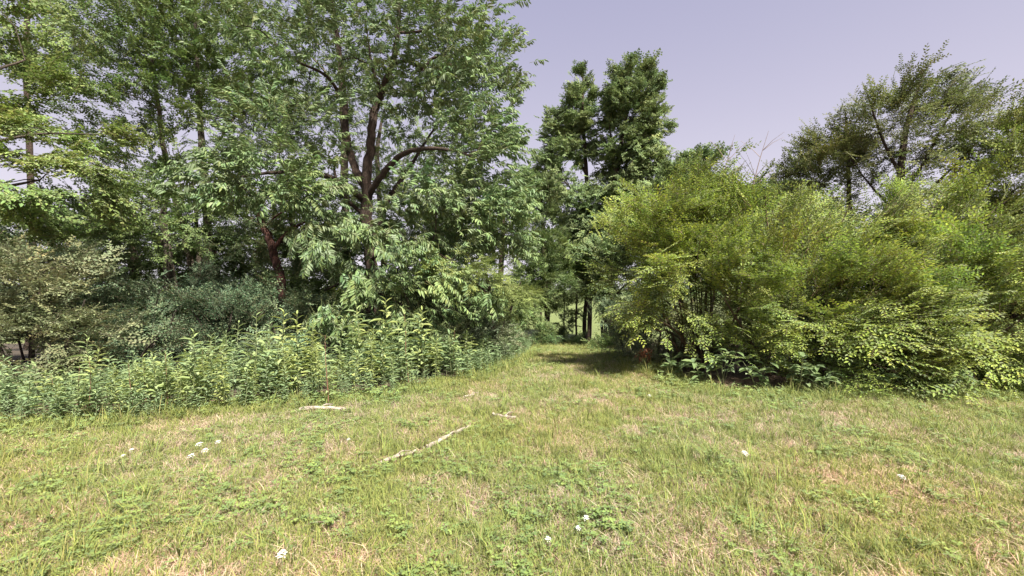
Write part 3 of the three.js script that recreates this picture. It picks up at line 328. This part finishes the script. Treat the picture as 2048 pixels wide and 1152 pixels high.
[[1262, 668, 42, 30, 10.8, 'grey green bush filling the gap between path end and privet', 'pale'], [1232, 640, 36, 40, 14, 'taller bush behind the grey green one at the path bend', 'shrub'], [1320, 700, 50, 26, 9.2, 'leafy bush just behind the withered reddish plant', 'pale'], [1300, 590, 50, 50, 12.5, 'shaded tall bush left behind the path side privet', 'shrub']].forEach(([x, y, rx, ry, d, label, sp]) => {
  tree({ name: 'path_side_bush', label, category: 'shrub', group: 'bushes between the path and the privet', bark: BARK_DARK, multi: true, trunk: [[x, 730, d, .025], [x + 5, y + 15, d, .02], [x + 10, y - 15, d, .01]], limbs: [[[x - 10, 730, d, .02], [x - 20, y + 10, d, .015], [x - 30, y - 15, d, .008]]], lobes: [[x, y, rx, ry, d, 0.7, sp, 1.2], [x, y + ry * 0.9, rx * 0.95, ry * 0.6, d, 0.6, sp, 1.1]] }); });
// bare dead saplings sticking out of the privet
[[1498, 420, 1537, 262, 'bare grey dead sapling sticking up out of the privet top'], [1440, 400, 1466, 285, 'short dead twiggy shoot left of the bare dead sapling']].forEach(([x0, y0, x1, y1, label], k) => {
  const t = thing('dead_sapling', label, 'sapling', 'dead saplings in the privet'), d = 8.4, r = rng(91 + k), g = new Geo(), m = new THREE.MeshStandardMaterial({ color: new THREE.Color().setRGB(0.22, 0.17, 0.15), roughness: 0.95 });
  const base = at(x0 - 30, 760, d); base.y = groundHeight(base.x, base.z) - 0.1; const P = [base, at(x0 - 6, y0 + 120, d), at(x0, y0, d), at((x0 + x1) / 2 - 4, (y0 + y1) / 2, d), at(x1, y1, d)], [S, Rr] = smooth(P, [.02, .016, .013, .009, .003], 6); tube(g, S, Rr, 5, [1, 1, 1]); part(t, 'stem', g.build(), m);
  for (let j = 0; j < 14; j++) { const q = S[9 + Math.floor(r() * 13)], s = j % 2 ? 1 : -1, e = q.clone().add(V(s * U(r, 0.15, 0.45), U(r, 0.2, 0.5), U(r, -0.25, 0.25))), b = new Geo(); tube(b, [q, q.clone().lerp(e, 0.5).add(V(0, 0.03, 0)), e], [.006, .004, .002], 4, [1, 1, 1]); part(t, 'twig', b.build(), m); }
});

// ------------------------------------------------------------------ far woods beyond the pasture: one mass, nobody could count it
{
  const r = rng(5), n = 5200, inst = new THREE.InstancedMesh(SPRAY.poplar.g[0], LEAF, n); inst.name = 'far_wood'; inst.userData = { kind: 'stuff', label: 'distant wood along the far side of the pasture' };
  for (let k = 0; k < n; k++) { const x = U(r, -170, 170), h = 5 + fbm(x * 0.05, 3) * 5 + fbm(x * 0.3, 9) * 2, y = Math.pow(r(), 0.8) * h, z = -95 - r() * 14 - Math.abs(x) * 0.1, [X, Y, Z] = orient(sphere(r), V(0, 1, 0), r() * 6), s = U(r, 2, 4.2); _m.makeBasis(X.multiplyScalar(s), Y.multiplyScalar(s), Z.multiplyScalar(s)).setPosition(x, -1.6 + y, z); inst.setMatrixAt(k, _m); const v = U(r, 0.8, 1.3); inst.setColorAt(k, _c.setRGB(v, v, v * 1.1)); }
  scene.add(inst);
}

// ------------------------------------------------------------------ weeds
const FRONT = [[-8.5, 4.3], [-5.66, 4.85], [-4.5, 5.1], [-3.7, 5.5], [-2.7, 5.8], [-1.67, 6.4], [-0.8, 7.3], [-0.23, 8.4], [0.3, 10.5], [0.6, 13.5], [0.75, 16.5]];      // edge of the mown grass on the left (x, distance)
const RIGHT = [[12, 6.2], [7.5, 6.3], [3.5, 6.27], [2.95, 6.6], [2.7, 7.5], [2.6, 8.7], [2.6, 11.5], [3.2, 15.5], [3.5, 18]];
function along(line, t) { const L = line.slice(1).map((p, k) => Math.hypot(p[0] - line[k][0], p[1] - line[k][1])), T = L.reduce((a, b) => a + b, 0) * t; let s = 0; for (let k = 0; k < L.length; k++) { if (s + L[k] >= T || k === L.length - 1) { const f = (T - s) / L[k], a = line[k], b = line[k + 1], nx = -(b[1] - a[1]) / L[k], nz = (b[0] - a[0]) / L[k]; return [a[0] + (b[0] - a[0]) * f, a[1] + (b[1] - a[1]) * f, nx, nz]; } s += L[k]; } }
const weedColors = [[[0.23, 0.30, 0.115], [0.26, 0.33, 0.12]], [[0.18, 0.26, 0.12], [0.21, 0.285, 0.13]], [[0.29, 0.345, 0.105], [0.32, 0.36, 0.11]]];
const leafSets = weedColors.map((cs, f) => Array.from({ length: 6 }, (_, k) => { const g = new Geo(), r = rng(60 + k + f * 9); leaf(g, V(0, 0, 0), V(0, 1, 0), V(0, 0, 1), U(r, 0.13, 0.18), U(r, 0.036, 0.052), mul(cs[k % 2], U(r, 0.85, 1.15)), 1, U(r, 0.1, 0.45), 0.3); return g.build(); }));
function weedLeaves(seed, H, n, slim) {                                   // transforms of the leaves on one stalk
  const r = rng(seed), out = []; let a = r() * 6;
  for (let k = 0; k < n; k++) { const t = 0.12 + 0.88 * Math.pow((k + 0.5) / n, 0.85); a += 2.4 + gauss(r) * 0.3; const rise = t > 0.9 ? 1.2 : U(r, 0.15, 0.7), dir = V(Math.cos(a), rise, Math.sin(a)).normalize(), s = (t > 0.92 ? 0.45 : t > 0.8 ? 0.75 : 1) * U(r, 0.75, 1.15) * (t < 0.25 ? 0.8 : 1), [X, Y, Z] = orient(dir, V(0, 1, 0), gauss(r) * 0.4); out.push([new THREE.Matrix4().makeBasis(X.multiplyScalar(s * (slim ? 0.32 : 1)), Y.multiplyScalar(s * (slim ? 0.7 : 1)), Z.multiplyScalar(s)).setPosition(0.012 * Math.sin(t * 5 + seed), t * H, 0.012 * Math.cos(t * 4)), k % 6]); }
  return out;
}
function weedProto(seed, H, n, separate, stemColor, leafShapes, slim) {
  const t = new THREE.Group(), g = new Geo(), P = [], Rr = []; for (let k = 0; k <= 6; k++) { const q = k / 6; P.push(V(0.012 * Math.sin(q * 5 + seed), q * H - (k ? 0 : 0.05), 0.012 * Math.cos(q * 4))); Rr.push(0.0065 * (1 - q * 0.75)); }
  tube(g, P, Rr, 5, stemColor); part(t, 'stem', g.build(), STEM);
  const L = weedLeaves(seed, H, slim ? n * 2 : n, slim);
  if (separate) for (const [m, k] of L) { const o = part(t, 'leaf', leafShapes[k], LEAF); m.decompose(o.position, o.quaternion, o.scale); }
  else part(t, 'foliage', mergeGeometries(L.map(([m, k]) => leafShapes[k].clone().applyMatrix4(m))), LEAF, 'stuff');
  return t;
}
const GREENSTEM = [0.14, 0.16, 0.07], REDSTEM = [0.17, 0.075, 0.05];
const near = Array.from({ length: 6 }, (_, k) => weedProto(300 + k * 7, 0.8, 19 + k % 3 * 3, true, k === 4 ? REDSTEM : GREENSTEM, leafSets[[0, 0, 2, 1, 0, 2][k]], k === 5)), back = Array.from({ length: 8 }, (_, k) => weedProto(400 + k * 7, 0.8, 20 + k % 3 * 4, false, GREENSTEM, leafSets[[0, 1, 1, 0, 2, 1, 0, 2][k]], k === 3 || k === 7));
function placeWeed(proto, x, d, s, turn, label, group, name = 'weed_stalk') { const o = proto.clone(); o.name = numbered(name); o.userData = { label, category: 'weed' }; if (group) o.userData.group = group; o.position.set(x, groundHeight(x, -d), -d); o.rotation.set(gauss(R0) * 0.08, turn, gauss(R0) * 0.08); o.scale.setScalar(s); scene.add(o); return o; }
{
  const r = rng(404), spots = [];
  for (let k = 0; k < 1600; k++) { const t = r() < 0.2 ? U(r, 0.1, 0.32) : U(r, 0.05, 0.97), [x, d, nx, nz] = along(FRONT, t), o = Math.pow(r(), 1.1) * (t > 0.75 ? 0.9 : 1.9) + 0.02; spots.push({ x: x + nx * o, d: d + nz * o, o, h: U(r, 0.45, 0.95) * (r() < 0.13 ? 1.45 : 1) * (0.98 + 0.8 * fbm((x + nx * o) * 1.1, (d + nz * o) * 1.1, 21)) * (o < 0.25 ? 0.55 + o : 1) * (t > 0.8 ? 0.85 : 1) * (x < -4.2 ? Math.max(0.68, 1 + (x + 4.2) * 0.2) : 1) }); }
  spots.forEach((s) => { s.big = s.h / s.d * (s.x / s.d > -1.25 ? 1 : 0.1) * (s.o < 0.9 ? 1.5 : 1); }); spots.sort((a, b) => b.big - a.big);
  const place = (s) => { const px = 1024 + s.x / s.d * FOCAL; return px < 220 ? 'before the pale olive shrub' : px < 420 ? 'before the blue green shrub' : px < 600 ? 'before the straight pale trunk' : px < 760 ? 'before the chestnut trunk' : px < 900 ? 'under the low chestnut boughs' : 'where the path narrows'; };
  spots.slice(0, 290).forEach((s, k) => placeWeed(k < 70 ? near[k % 6] : back[k % 8], s.x, s.d, s.h * 1.06, r() * 6.3, `leafy weed stalk ${s.o < 0.35 ? 'at the front edge' : s.o < 0.9 ? 'in the middle rank' : 'at the back'} of the weed bank, ${place(s)}`, 'weed stalks in the bank'));
  const rest = spots.slice(290), geo = mergeGeometries([back[1].children[1].geometry, back[1].children[0].geometry]), inst = new THREE.InstancedMesh(geo, LEAF, rest.length); inst.name = 'weed_thicket'; inst.userData = { kind: 'stuff', label: 'dense mass of leafy weeds behind the front stalks' };
  rest.forEach((s, k) => { const q = new THREE.Quaternion().setFromEuler(new THREE.Euler(gauss(r) * 0.1, r() * 6.3, gauss(r) * 0.1)); _m.compose(V(s.x, groundHeight(s.x, -s.d), -s.d), q, V(1, 1, 1).multiplyScalar(s.h)); inst.setMatrixAt(k, _m); const v = U(r, 0.8, 1.15); inst.setColorAt(k, _c.setRGB(v, v, v)); });
  scene.add(inst);
  placeWeed(near[1], (162 - 1024) / FOCAL * 5.9, 5.9, 1.16, 1, 'tallest weed stalk, standing clear above the left of the weed bank');
  placeWeed(near[4], (655 - 1024) / FOCAL * 5.75, 5.75, 1.2, 2, 'dark red stemmed weed at the front edge of the weed bank');
  placeWeed(near[4], (335 - 1024) / FOCAL * 5.5, 5.5, 0.98, 3, 'slim dark stemmed weed between the tallest stalk and the red stemmed one');
  placeWeed(near[2], (625 - 1024) / FOCAL * 6.5, 6.5, 1.15, 4, 'tall bushy weed rising just behind the dark red stemmed one');
}
// broad leaved plants under the right hand shrubs
{
  const r = rng(777), shape = [0, 1, 2].map((k) => { const g = new Geo(); leaf(g, V(0, 0, 0), V(0, 1, 0), V(0, 0, 1), 0.17, 0.08, [[0.14, 0.21, 0.07], [0.17, 0.235, 0.08], [0.12, 0.185, 0.07]][k], 1, 0.25, 0.25); return g.build(); });
  [[1445, 735, 7.05, .62, 'broad leaved herb at the path side foot of the privet'], [1405, 750, 7.1, .5, 'broad leaved herb next to the reddened dead stems'], [1600, 760, 6.5, .62, 'big pale leaved herb in front of the widest privet thicket'], [1640, 770, 6.45, .42, 'smaller herb touching the big pale leaved herb'], [1515, 760, 6.7, .5, 'low herb between the path side herb and the big pale one'], [1765, 775, 6.45, .42, 'low herb under the privet below the elm'], [1895, 770, 6.45, .48, 'leafy herb at the dark foot of the right privet'], [1350, 735, 7.6, .45, 'small herb right of the reddened dead stems']].forEach(([px, py, d, H, label], q) => {
    const t = thing('broadleaf_herb', label, 'herb', 'broad leaved herbs under the privet'), x = (px - 1024) / FOCAL * d; t.position.set(x, groundHeight(x, -d), -d);
    for (let s = 0; s < 4; s++) { const a = s * 1.7 + q, e = V(Math.cos(a) * 0.22, H * U(r, 0.7, 1), Math.sin(a) * 0.22), g = new Geo(), S = [V(0, -0.03, 0), e.clone().multiplyScalar(0.5).add(V(0, 0.06, 0)), e]; tube(g, S, [.006, .005, .003], 5, GREENSTEM); part(t, 'stem', g.build(), STEM);
      for (let k = 0; k < 9; k++) { const f = U(r, 0.3, 1), b = k === 0 ? e.clone() : S[0].clone().lerp(S[1], Math.min(1, f * 2)).lerp(e, Math.max(0, f * 2 - 1)), an = r() * 6.3, [X, Y, Z] = orient(V(Math.cos(an), U(r, -0.2, 0.6), Math.sin(an)), V(0, 1, 0), gauss(r) * 0.4), sc = U(r, 0.7, 1.2), o = part(t, 'leaf', shape[k % 3], LEAF); new THREE.Matrix4().makeBasis(X, Y, Z).decompose(o.position, o.quaternion, o.scale); o.position.copy(b); o.scale.setScalar(sc); } }
  });
  const dead = thing('dead_herb', 'reddish brown withered plant at the right edge of the path', 'dead plant'), x = (1290 - 1024) / FOCAL * 8.6, cols = [[0.27, 0.09, 0.04], [0.22, 0.07, 0.035], [0.32, 0.13, 0.05]]; dead.position.set(x, groundHeight(x, -8.6), -8.6);
  for (let s = 0; s < 7; s++) { const a = s * 0.9, e = V(Math.cos(a) * U(r, .1, .28), U(r, .2, .5), Math.sin(a) * .2), g = new Geo(), S = [V(0, -0.03, 0), e.clone().multiplyScalar(.5).add(V(0, .04, 0)), e]; tube(g, S, [.005, .004, .002], 4, cols[1]); part(dead, 'stem', g.build(), STEM); const f = new Geo(); for (let k = 0; k < 16; k++) { const b = S[1].clone().lerp(e, r()), dir = sphere(r); dir.y -= 0.5; dir.normalize(); const n = sphere(r); n.addScaledVector(dir, -n.dot(dir)).normalize(); leaf(f, b, dir, n, U(r, .05, .09), .03, cols[k % 3], 0); } part(dead, 'withered_foliage', f.build(), LEAF, 'stuff'); }
}

// ------------------------------------------------------------------ mown grass: blades, straw, clover
function tuft(seed, n, h0, h1, wid, lean, cols, spread) {
  const r = rng(seed), g = new Geo();
  for (let k = 0; k < n; k++) {
    const a = r() * 6.3, b = V(gauss(r) * spread, -0.005, gauss(r) * spread), h = U(r, h0, h1), ln = lean * U(r, 0.3, 1.3), dx = Math.cos(a), dz = Math.sin(a), w = wid * U(r, 0.7, 1.3), c = mul(cols[Math.floor(r() * cols.length)], U(r, 0.8, 1.2)), sx = -dz, sz = dx;
    const P = (t) => V(b.x + dx * h * ln * t * t, b.y + h * t * (1 - 0.35 * ln * t), b.z + dz * h * ln * t * t), ids = [];
    [0, 0.5, 0.8].forEach((t, j) => { const p = P(t), ww = w * [0.8, 1, 0.6][j] * 0.5; ids.push([g.v(p.clone().add(V(sx * ww, 0, sz * ww)), c), g.v(p.clone().add(V(-sx * ww, 0, -sz * ww)), c)]); });
    const tip = g.v(P(1), c); for (let j = 0; j < 2; j++) { g.t(ids[j][0], ids[j][1], ids[j + 1][1]); g.t(ids[j][0], ids[j + 1][1], ids[j + 1][0]); } g.t(ids[2][0], ids[2][1], tip);
  }
  return g.build();
}
function cloverGeo(seed, n, size, cols) { const r = rng(seed), g = new Geo(); for (let k = 0; k < n; k++) { const b = V(gauss(r) * 0.06, U(r, 0.02, 0.075), gauss(r) * 0.06), c = mul(cols[k % cols.length], U(r, 0.8, 1.2)), a0 = r() * 6.3; for (let j = 0; j < 3; j++) { const a = a0 + j * 2.09, dir = V(Math.cos(a), U(r, -0.1, 0.35), Math.sin(a)).normalize(), nn = V(U(r, -.4, .4), 1, U(r, -.4, .4)); nn.addScaledVector(dir, -nn.dot(dir)).normalize(); leaf(g, b, dir, nn, size * U(r, .8, 1.2), size * 0.75, c, 0, 0.1, 0.1, 0.6); } } return g.build(); }
const inside = (x, d) => {                                          // > 0 on the mown side of both edges, in metres
  const side = (line, sign) => { let best = 1e9, sg = 1; for (let k = 0; k < line.length - 1; k++) { const a = line[k], b = line[k + 1], dx = b[0] - a[0], dz = b[1] - a[1], t = Math.min(1, Math.max(0, ((x - a[0]) * dx + (d - a[1]) * dz) / (dx * dx + dz * dz))), ex = x - a[0] - dx * t, ez = d - a[1] - dz * t, q = Math.hypot(ex, ez); if (q < best) { best = q; sg = Math.sign(dx * ez - dz * ex) * sign; } } return best * sg; };
  return Math.min(side(FRONT, -1), side(RIGHT, 1));
};
const STICKS = [[[764, 918], [790, 910], [832, 900]], [[850, 893], [880, 880], [905, 866], [940, 852]], [[600, 822], [640, 820], [690, 820]], [[985, 828], [1010, 832], [1032, 834]], [[928, 793], [948, 788]]].map((l) => l.map(([px, py]) => { const d = 1.56 * FOCAL / (py - 576); return [(px - 1024) / FOCAL * d, d]; }));
const onStick = (x, d) => STICKS.some((l) => l.some((a, k) => { const b = l[k + 1]; if (!b) return false; const dx = b[0] - a[0], dz = b[1] - a[1], t = Math.min(1, Math.max(0, ((x - a[0]) * dx + (d - a[1]) * dz) / (dx * dx + dz * dz))); return Math.hypot(x - a[0] - dx * t, d - 0.05 - a[1] - dz * t) < 0.07; }));
{
  const green = [[0.225, 0.26, 0.06], [0.27, 0.295, 0.066], [0.18, 0.22, 0.06], [0.32, 0.315, 0.08], [0.36, 0.33, 0.12]], straw = [[0.48, 0.36, 0.24], [0.46, 0.29, 0.22], [0.52, 0.42, 0.29], [0.34, 0.17, 0.13]], fresh = [[0.18, 0.25, 0.06], [0.22, 0.28, 0.065], [0.15, 0.215, 0.065]];
  const kinds = [
    { name: 'mown_grass', label: 'short mown green grass covering the clearing and path', geo: [tuft(1, 16, 0.03, 0.095, 0.0036, 0.9, green, 0.04), tuft(2, 16, 0.03, 0.085, 0.0036, 1.1, green, 0.045), tuft(3, 13, 0.04, 0.11, 0.0034, 0.9, green, 0.04)], dens: 620, w: (x, d, a) => 0.8 + a * 0.7 },
    { name: 'dry_grass', label: 'dry pinkish straw lying among the mown grass', geo: [tuft(4, 15, 0.04, 0.1, 0.0032, 1.7, straw, 0.05), tuft(5, 15, 0.04, 0.1, 0.0032, 2.1, straw, 0.055)], dens: 560, w: (x, d, a) => 0.36 - a * 1.2 - x * 0.016 },
    { name: 'clover_cover', label: 'clover and small broad leaved plants creeping through the lawn', geo: [cloverGeo(6, 10, 0.018, fresh), cloverGeo(7, 9, 0.024, fresh)], dens: 170, w: (x, d, a) => 0.1 + (fbm(x * 1.3, d * 1.3, 30) + 0.5 * noise(x * 6, d * 6, 33)) * 1.1 },
    { name: 'tall_grass', label: 'taller arching grass tufts standing above the mown sward', geo: [tuft(8, 12, 0.10, 0.21, 0.0042, 0.75, green.concat(fresh), 0.035), tuft(9, 9, 0.12, 0.24, 0.004, 0.9, green.slice(0, 3).concat(fresh), 0.03)], dens: 75, w: (x, d, a) => 0.14 + fbm(x * 0.9, d * 0.9, 50) * 1.4 + Math.max(0, Math.min(0.45, x * 0.12)) },
  ];
  kinds.forEach((K, ki) => {
    const r = rng(900 + ki), spots = K.geo.map(() => []);
    const N = Math.round(K.dens * 420);
    for (let k = 0; k < N; k++) {
      const d = 1.2 + 17.8 * Math.pow(r(), 1.15), x = U(r, -1, 1) * Math.min(12, d * 1.45 + 0.8), edge = inside(x, d); if (edge < -0.25 - 0.3 * r() || (onStick(x, d) && r() < 0.8)) continue;
      const keepFar = d < 5 ? 1 : d < 9 ? 0.7 : 0.55, a = 0.7 * fbm(x * 1.1 + 4, d * 1.1, 11) + 0.45 * noise(x * 4.2, d * 4.2, 13) + 0.2 * noise(x * 11, d * 11, 17);
      const bias = Math.min(1, (2 * Math.min(12, d * 1.45 + 0.8)) / 24 * 1.3);
      if (r() > K.w(x, d, a) * keepFar * bias) continue; spots[k % K.geo.length].push([x, d, edge]);
    }
    spots.forEach((list, v) => {
      const inst = new THREE.InstancedMesh(K.geo[v], GRASS, list.length); inst.name = v ? K.name + '_' + String(v).padStart(3, '0') : K.name; inst.userData = { kind: 'stuff', label: K.label };
      list.forEach(([x, d, edge], k) => {
        const s = U(r, 0.7, 1.25) * (edge < 0.25 && ki !== 1 ? 1.5 : 1) * (d > 8 ? 1.15 : 1), q = new THREE.Quaternion().setFromEuler(new THREE.Euler(gauss(r) * 0.15, r() * 6.3, gauss(r) * 0.15)); _m.compose(V(x, groundHeight(x, -d), -d), q, V(s, s * U(r, 0.8, 1.2), s)); inst.setMatrixAt(k, _m);
        const f = fbm(x * 0.35, d * 0.35, 70), g = 1 + gauss(r) * 0.13, warm = 1 + f * 0.14; inst.setColorAt(k, _c.setRGB(g * warm, g, g * (1 - f * 0.2)));
      });
      scene.add(inst);
    });
  });
}

// ------------------------------------------------------------------ small things on the grass
{
  const r = rng(31), WHITE = new THREE.MeshPhysicalMaterial({ color: new THREE.Color().setRGB(0.8, 0.8, 0.78), roughness: 0.8, side: THREE.DoubleSide });
  const flower = (px, py, dia, label) => {
    const d = 1.6 * FOCAL / (py - 576) * 0.9, p = at(px, py, d), x = p.x, gy = groundHeight(x, -d), t = thing('white_umbel_flower', label, 'flower', 'white flowers in the grass'), H = Math.max(0.08, p.y - gy); t.position.set(x, gy, -d);
    const g = new Geo(); tube(g, [V(0.02, -0.01, 0.01), V(0.008, H * 0.5, 0), V(0, H, 0)], [.002, .0018, .0014], 4, GREENSTEM); part(t, 'stem', g.build(), STEM);
    const f = new Geo(), R = dia * 0.47; for (let k = 0; k < 30; k++) { const a = k * 2.4 + gauss(r) * 0.2, q = Math.sqrt(k / 30) * R * U(r, 0.85, 1.15), c = V(Math.cos(a) * q, H + 0.008 + U(r, -.004, .004) - q * q / R * 0.45 + Math.sin(a) * q * -0.35, Math.sin(a) * q); for (let j = 0; j < 4; j++) { const b = j * 1.57 + k, dir = V(Math.cos(b), U(r, .1, .5), Math.sin(b)).normalize(), n = V(0, 1, 0); n.addScaledVector(dir, -n.dot(dir)).normalize(); leaf(f, c, dir, n, R * 0.2, R * 0.15, [1, 1, 1], 0, 0, 0, 0.6); } } part(t, 'flower_head', f.build(), WHITE, 'stuff');
  };
  flower(563, 1108, .055, 'largest white flower head, nearest the camera left of centre');
  flower(398, 888, .06, 'upper left white flower of the cluster of four on the left grass'); flower(436, 884, .05, 'rightmost white flower of the cluster of four on the left grass'); flower(410, 900, .055, 'middle white flower of the cluster of four on the left grass'); flower(382, 911, .055, 'lowest white flower of the cluster of four on the left grass');
  flower(263, 900, .04, 'right one of two small white flowers left of the cluster'); flower(246, 912, .035, 'left one of two small white flowers left of the cluster');
  flower(697, 879, .035, 'lone tiny white flower between the flower cluster and the bleached branch'); flower(1172, 1036, .04, 'upper white flower of three on the near centre grass'); flower(1156, 1057, .035, 'faint middle flower of three on the near centre grass'); flower(1096, 1078, .035, 'lowest white flower of three on the near centre grass');
  flower(1490, 906, .06, 'flat white flower on the open grass right of centre'); flower(1803, 953, .05, 'white flower on the far right grass'); flower(1299, 791, .05, 'white flower near the foot of the privet by the path');
  const WOOD = new THREE.MeshStandardMaterial({ color: new THREE.Color().setRGB(0.72, 0.65, 0.58), map: barkTone, bumpMap: barkBump, bumpScale: 0.01, roughness: 0.9 });
  const stick = (name, label, pts, rad) => { const P = pts.map(([px, py]) => { const d = 1.56 * FOCAL / (py - 576), x = (px - 1024) / FOCAL * d; return V(x, groundHeight(x, -d) + rad * 0.6 + 0.03, -d); }), [S, Rr] = smooth(P, P.map((_, k) => rad * (1 - 0.35 * k / P.length)), 5), g = new Geo(); S.forEach((p, k) => { p.y += noise(k * 0.7, rad * 99) * 0.02; }); tube(g, S, Rr, 7, [1, 1, 1], 2); const t = thing(name, label, 'branch', 'fallen branches on the grass'); part(t, 'wood', g.build(), WOOD); const b = new Geo(), m = S[Math.floor(S.length / 2)]; tube(b, [m, m.clone().add(V(0.05, 0.03, -0.06)), m.clone().add(V(0.12, 0.02, -0.1))], [rad * .5, rad * .4, rad * .2], 5, [1, 1, 1], 2); part(t, 'twig', b.build(), WOOD); };
  stick('fallen_branch', 'bleached fallen branch lying in the grass, its near piece', [[764, 918], [790, 910], [832, 900]], .02);
  stick('fallen_branch', 'bleached fallen branch lying in the grass, its longer far piece', [[850, 893], [880, 880], [905, 866], [940, 852]], .022);
  stick('fallen_branch', 'pale branch half hidden at the front of the weed bank', [[600, 822], [640, 820], [690, 820]], .028);
  stick('fallen_branch', 'thin pale stick on the grass right of the bleached branch', [[985, 828], [1010, 832], [1032, 834]], .018);
  stick('fallen_branch', 'short pale stick beside the weeds near the path', [[928, 793], [948, 788]], .016);
}

console.log('sprays', leafyCount);
scene.traverse((o) => { if (o.isMesh) { o.castShadow = true; o.receiveShadow = true; } });
renderer.render(scene, camera);
